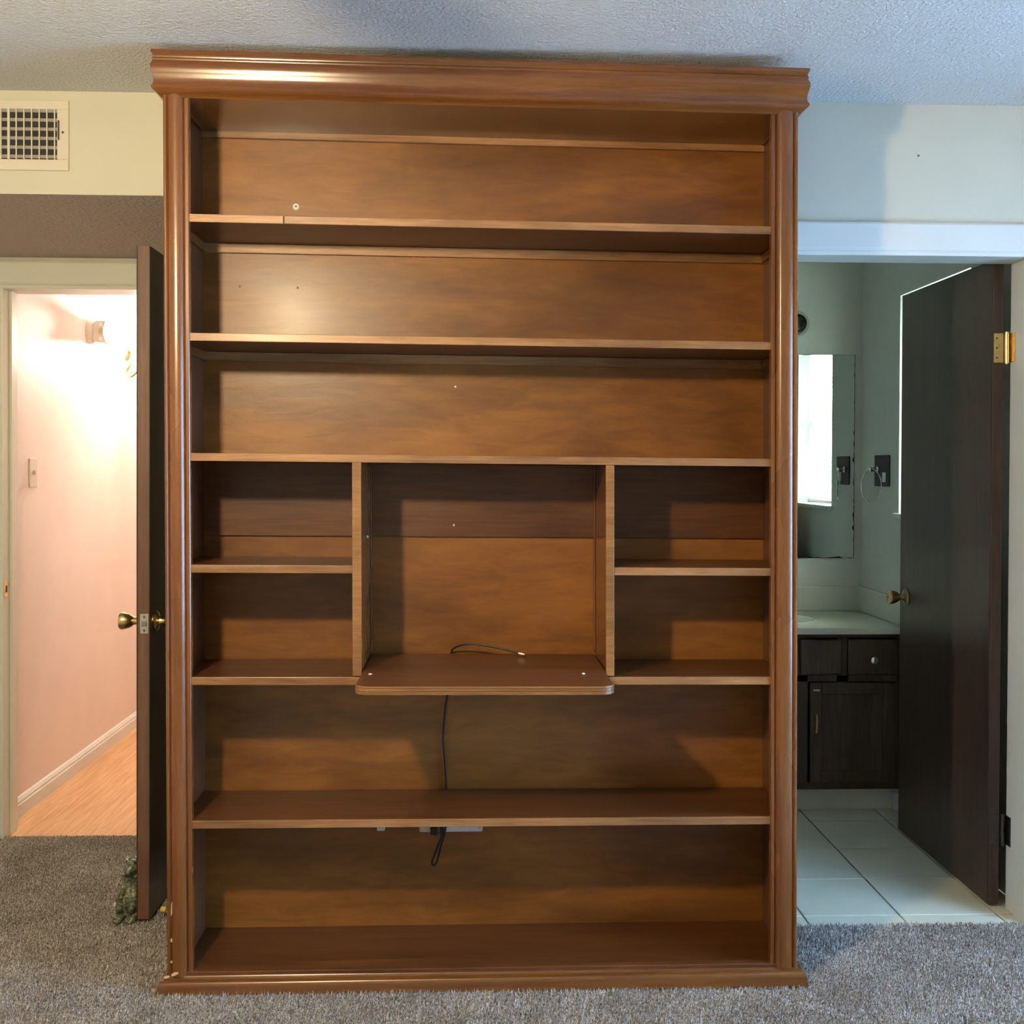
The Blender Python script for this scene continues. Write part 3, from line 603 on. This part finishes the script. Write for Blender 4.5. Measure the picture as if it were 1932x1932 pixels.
# mirror
mx0, mx1, mz0, mz1 = .70, 1.6645, .964, 1.852
wm = thing('wall_mirror', ((mx0+mx1)/2, BY1, mz0), 'frameless bathroom wall mirror with dark worn edges', 'mirror')
MB().box(mx0, mx1, BY1-.006, BY1-.001, mz0, mz1).build('mirror_glass', 'mirror', wm)
def edge_wear(a, b_, fixed, horiz, side):
    pts = []; n = 60; top = []
    for i in range(n+1):
        t = a+(b_-a)*i/n; wd = .0016+.0065*max(0, random.gauss(.15, .45))*(1 if random.random() < .75 else .2)
        top.append((t, fixed+side*min(wd, .009)))
    mb = MB(); pr = [(a, fixed)] + top + [(b_, fixed)]
    if horiz: mb.prism(pr, BY1-.0067, BY1-.0061, lambda u, v, t: (u, t, v))
    else: mb.prism(pr, BY1-.0067, BY1-.0061, lambda u, v, t: (v, t, u))
    o = mb.build('worn_edge', 'duct', wm); o['label'] = 'black desilvered edge'
edge_wear(mx0, mx1, mz0, True, 1); edge_wear(mz0, mz1, mx1, False, -1)
edge_wear(mx0, mx1, mz1, True, -.35)
# vanity light
vl = thing('vanity_light', (1.40, BY1, 1.93), 'round chrome wall light socket above the bathroom mirror', 'light fixture')
MB().lathe([(.058, 0), (.058, .010), (.050, .022), (.044, .030), (.040, .034), (.034, .030), (.030, .016), (.028, .012)], (1.402, BY1, 1.985), (0, -1, 0), 32).build('escutcheon', 'chrome', vl, smooth=True)
MB().lathe([(.026, 0), (.026, .040), (.022, .042), (.021, .020)], (1.402, BY1-.008, 1.985), (0, -1, 0), 24).build('socket', 'dark_steel', vl, smooth=True)
# towel ring, dark plate, pale plate on the side wall
dp = thing('outlet_plate', (BX1, 1.665, 1.282), 'black wall plate next to the towel ring', 'wall plate')
MB().box(BX1-.006, BX1, 1.585, 1.755, 1.282, 1.412).build('cover_plate', 'dark_plate', dp, bevel=.003)
MB().box(BX1-.009, BX1-.006, 1.62, 1.655, 1.30, 1.34).build('receptacle', 'steel', dp, bevel=.001)
tr_ = thing('towel_ring', (BX1, 1.72, 1.20), 'thin chrome towel ring on the bathroom side wall', 'towel ring')
MB().lathe([(.016, 0), (.016, .006), (.009, .012), (.008, .030), (.010, .036)], (BX1-.006, 1.705, 1.352), (-1, 0, 0), 18).build('post', 'chrome', tr_, smooth=True)
MB().tube([(BX1-.036-.018*math.sin(t), 1.705+.070*math.sin(t), 1.285+.070*math.cos(t)) for t in [2*PI*i/40 for i in range(40)]], .0032, 8, True).build('ring', 'chrome', tr_, smooth=True)
op = thing('outlet_plate', (BX1, 1.87, 1.005), 'pale blank wall plate between mirror and towel ring', 'wall plate')
MB().box(BX1-.005, BX1, 1.835, 1.90, 1.005, 1.118).build('cover_plate', 'bath_ceil', op, bevel=.003)
# bathroom window with blind
wn = thing('window_1', (BX1+.1, 1.165, 1.164), 'white bathroom window in the side wall, seen in the mirror', 'window', 'structure')
wy0, wy1, wz0, wz1 = .86, 1.499, 1.164, 2.050
MB().box(BX1, BX1+.16, wy1-.004, wy1, wz0, wz1).box(BX1, BX1+.16, wy0, wy0+.004, wz0, wz1).box(BX1, BX1+.16, wy0, wy1, wz1-.004, wz1).build('reveal', 'white_trim', wn)
MB().box(BX1-.020, BX1+.13, wy0-.01, wy1+.008, wz0-.006, wz0+.014).build('window_sill', 'white_trim', wn, bevel=.003)
sa = MB()
for a, b_ in ((wy0+.004, wy0+.034), (wy1-.034, wy1-.004)): sa.box(BX1+.118, BX1+.15, a, b_, wz0+.014, wz1-.004)
zm = 1.60
for a, b_ in ((wz0+.014, wz0+.05), (zm-.02, zm+.02), (wz1-.04, wz1-.004)): sa.box(BX1+.118, BX1+.15, wy0+.034, wy1-.034, a, b_)
sa.build('sash', 'white_trim', wn, bevel=.002)
for a, b_ in ((wz0+.05, zm-.02), (zm+.02, wz1-.04)): MB().box(BX1+.132, BX1+.136, wy0+.034, wy1-.034, a, b_).build('pane', 'glass', wn)
bl = thing('window_blind', (BX1+.09, 1.165, wz0+.03), 'white horizontal slat blind in the bathroom window, seen in the mirror', 'blind')
MB().box(BX1+.075, BX1+.105, wy0+.008, wy1-.008, wz1-.035, wz1-.006).build('headrail', 'white_plastic', bl, bevel=.002)
MB().box(BX1+.080, BX1+.100, wy0+.010, wy1-.010, wz0+.018, wz0+.030).build('bottom_rail', 'white_plastic', bl, bevel=.002)
nsl = int((wz1-.045-(wz0+.038))/.0235)
s0 = None; a = math.radians(70); sw = .0125
for i in range(nsl+1):
    z = wz0+.042+i*.0235
    if s0 is None:
        pr = [(-sw, -.0004), (0, .0012), (sw, -.0004), (sw, 0), (0, .0016), (-sw, 0)]
        s0 = MB().prism(pr, wy0+.010, wy1-.010, lambda u, v, t: (BX1+.09+u*math.cos(a)-v*math.sin(a), t, z+u*math.sin(a)+v*math.cos(a))).build('slat', 'blind', bl)
        z00 = z
    else:
        c = s0.copy(); C.objects.link(c); c.parent = bl; c.location = (0, 0, z-z00)
for y in (wy0+.12, wy1-.12): MB().box(BX1+.0765, BX1+.0775, y-.001, y+.001, wz0+.03, wz1-.03).build('ladder_cord', 'white_plastic', bl)

# ------------------------------------------------------------------ ceiling fan with the lit bowl (above and left of the frame)
fn = thing('ceiling_fan', (LAMP.x, LAMP.y, CZ), 'five-blade ceiling fan with a lit globe in the middle of the bedroom', 'ceiling fan')
fcx, fcy = LAMP.x, LAMP.y
MB().lathe([(.07, 0), (.065, -.03), (.02, -.045), (.014, -.17), (.05, -.175), (.10, -.19), (.112, -.23), (.10, -.275), (.06, -.305), (.03, -.320), (.02, -.35)], (fcx, fcy, CZ), (0, 0, 1), 32).build('motor_housing', 'old_brass', fn, smooth=True)
MB().lathe(sphere_prof(.055), (fcx, fcy, LAMP.z), (0, 0, 1), 24).build('light_globe', 'globe', fn, smooth=True)
for k in range(5):
    t = math.radians(65+72*k); ca, sa_ = math.cos(t), math.sin(t)
    f_ = lambda u, v, z: (fcx+u*ca-v*sa_, fcy+u*sa_+v*ca, z+.10*v)
    MB().prism([(.20, -.055), (.62, -.070), (.665, -.04), (.67, 0), (.665, .04), (.62, .070), (.20, .055)], 2.160, 2.166, f_).build('blade', 'door_edge', fn)
    MB().prism([(.08, -.02), (.24, -.03), (.24, .03), (.08, .02)], 2.166, 2.172, f_).build('blade_iron', 'old_brass', fn)

# ------------------------------------------------------------------ carpet pile
def pile():
    regs = [(-2.1, 2.1, -1.1, YW-.002, 115000*1.0), (-2.1, -.86, YW-.002, 1.208, 115000)]
    V = []; 
    for x0, x1, y0, y1, dens in regs:
        n = int((x1-x0)*(y1-y0)*dens*.65)
        p = np.stack([rng.uniform(x0, x1, n), rng.uniform(y0, y1, n)], 1)
        keep = ~((p[:, 0] > -.80) & (p[:, 0] < .858) & (p[:, 1] > -.032))
        V.append(p[keep])
    p = np.concatenate(V); n = len(p)
    a = rng.uniform(0, 2*PI, n); wdt = rng.uniform(.0015, .0032, n); h = rng.uniform(.006, .015, n)
    cl = .6+.8*np.sin(p[:, 0]*37+3*np.sin(p[:, 1]*29))*np.sin(p[:, 1]*41+2*np.sin(p[:, 0]*23))
    ld = rng.uniform(0, .007, n); la = rng.uniform(0, 2*PI, n)
    lx = ld*np.cos(la)+.002*cl; ly = ld*np.sin(la)+.002*cl
    co = np.zeros((n, 3, 3))
    co[:, 0, 0] = p[:, 0]-wdt*np.cos(a); co[:, 0, 1] = p[:, 1]-wdt*np.sin(a)
    co[:, 1, 0] = p[:, 0]+wdt*np.cos(a); co[:, 1, 1] = p[:, 1]+wdt*np.sin(a)
    co[:, 2, 0] = p[:, 0]+lx; co[:, 2, 1] = p[:, 1]+ly
    co[:, 0, 2] = -.005; co[:, 1, 2] = -.005; co[:, 2, 2] = -.004+h
    me = bpy.data.meshes.new('carpet_pile'); me.vertices.add(n*3); me.vertices.foreach_set('co', co.reshape(-1))
    me.loops.add(n*3); me.loops.foreach_set('vertex_index', np.arange(n*3, dtype=np.int32))
    me.polygons.add(n); me.polygons.foreach_set('loop_start', np.arange(0, n*3, 3, dtype=np.int32)); me.update(calc_edges=True)
    me.materials.append(M['carpet']); o = bpy.data.objects.new('carpet_pile', me); C.objects.link(o)
    tag(o, 'short taupe grey tufted carpet pile around the bookcase', 'carpet', 'stuff')
pile()
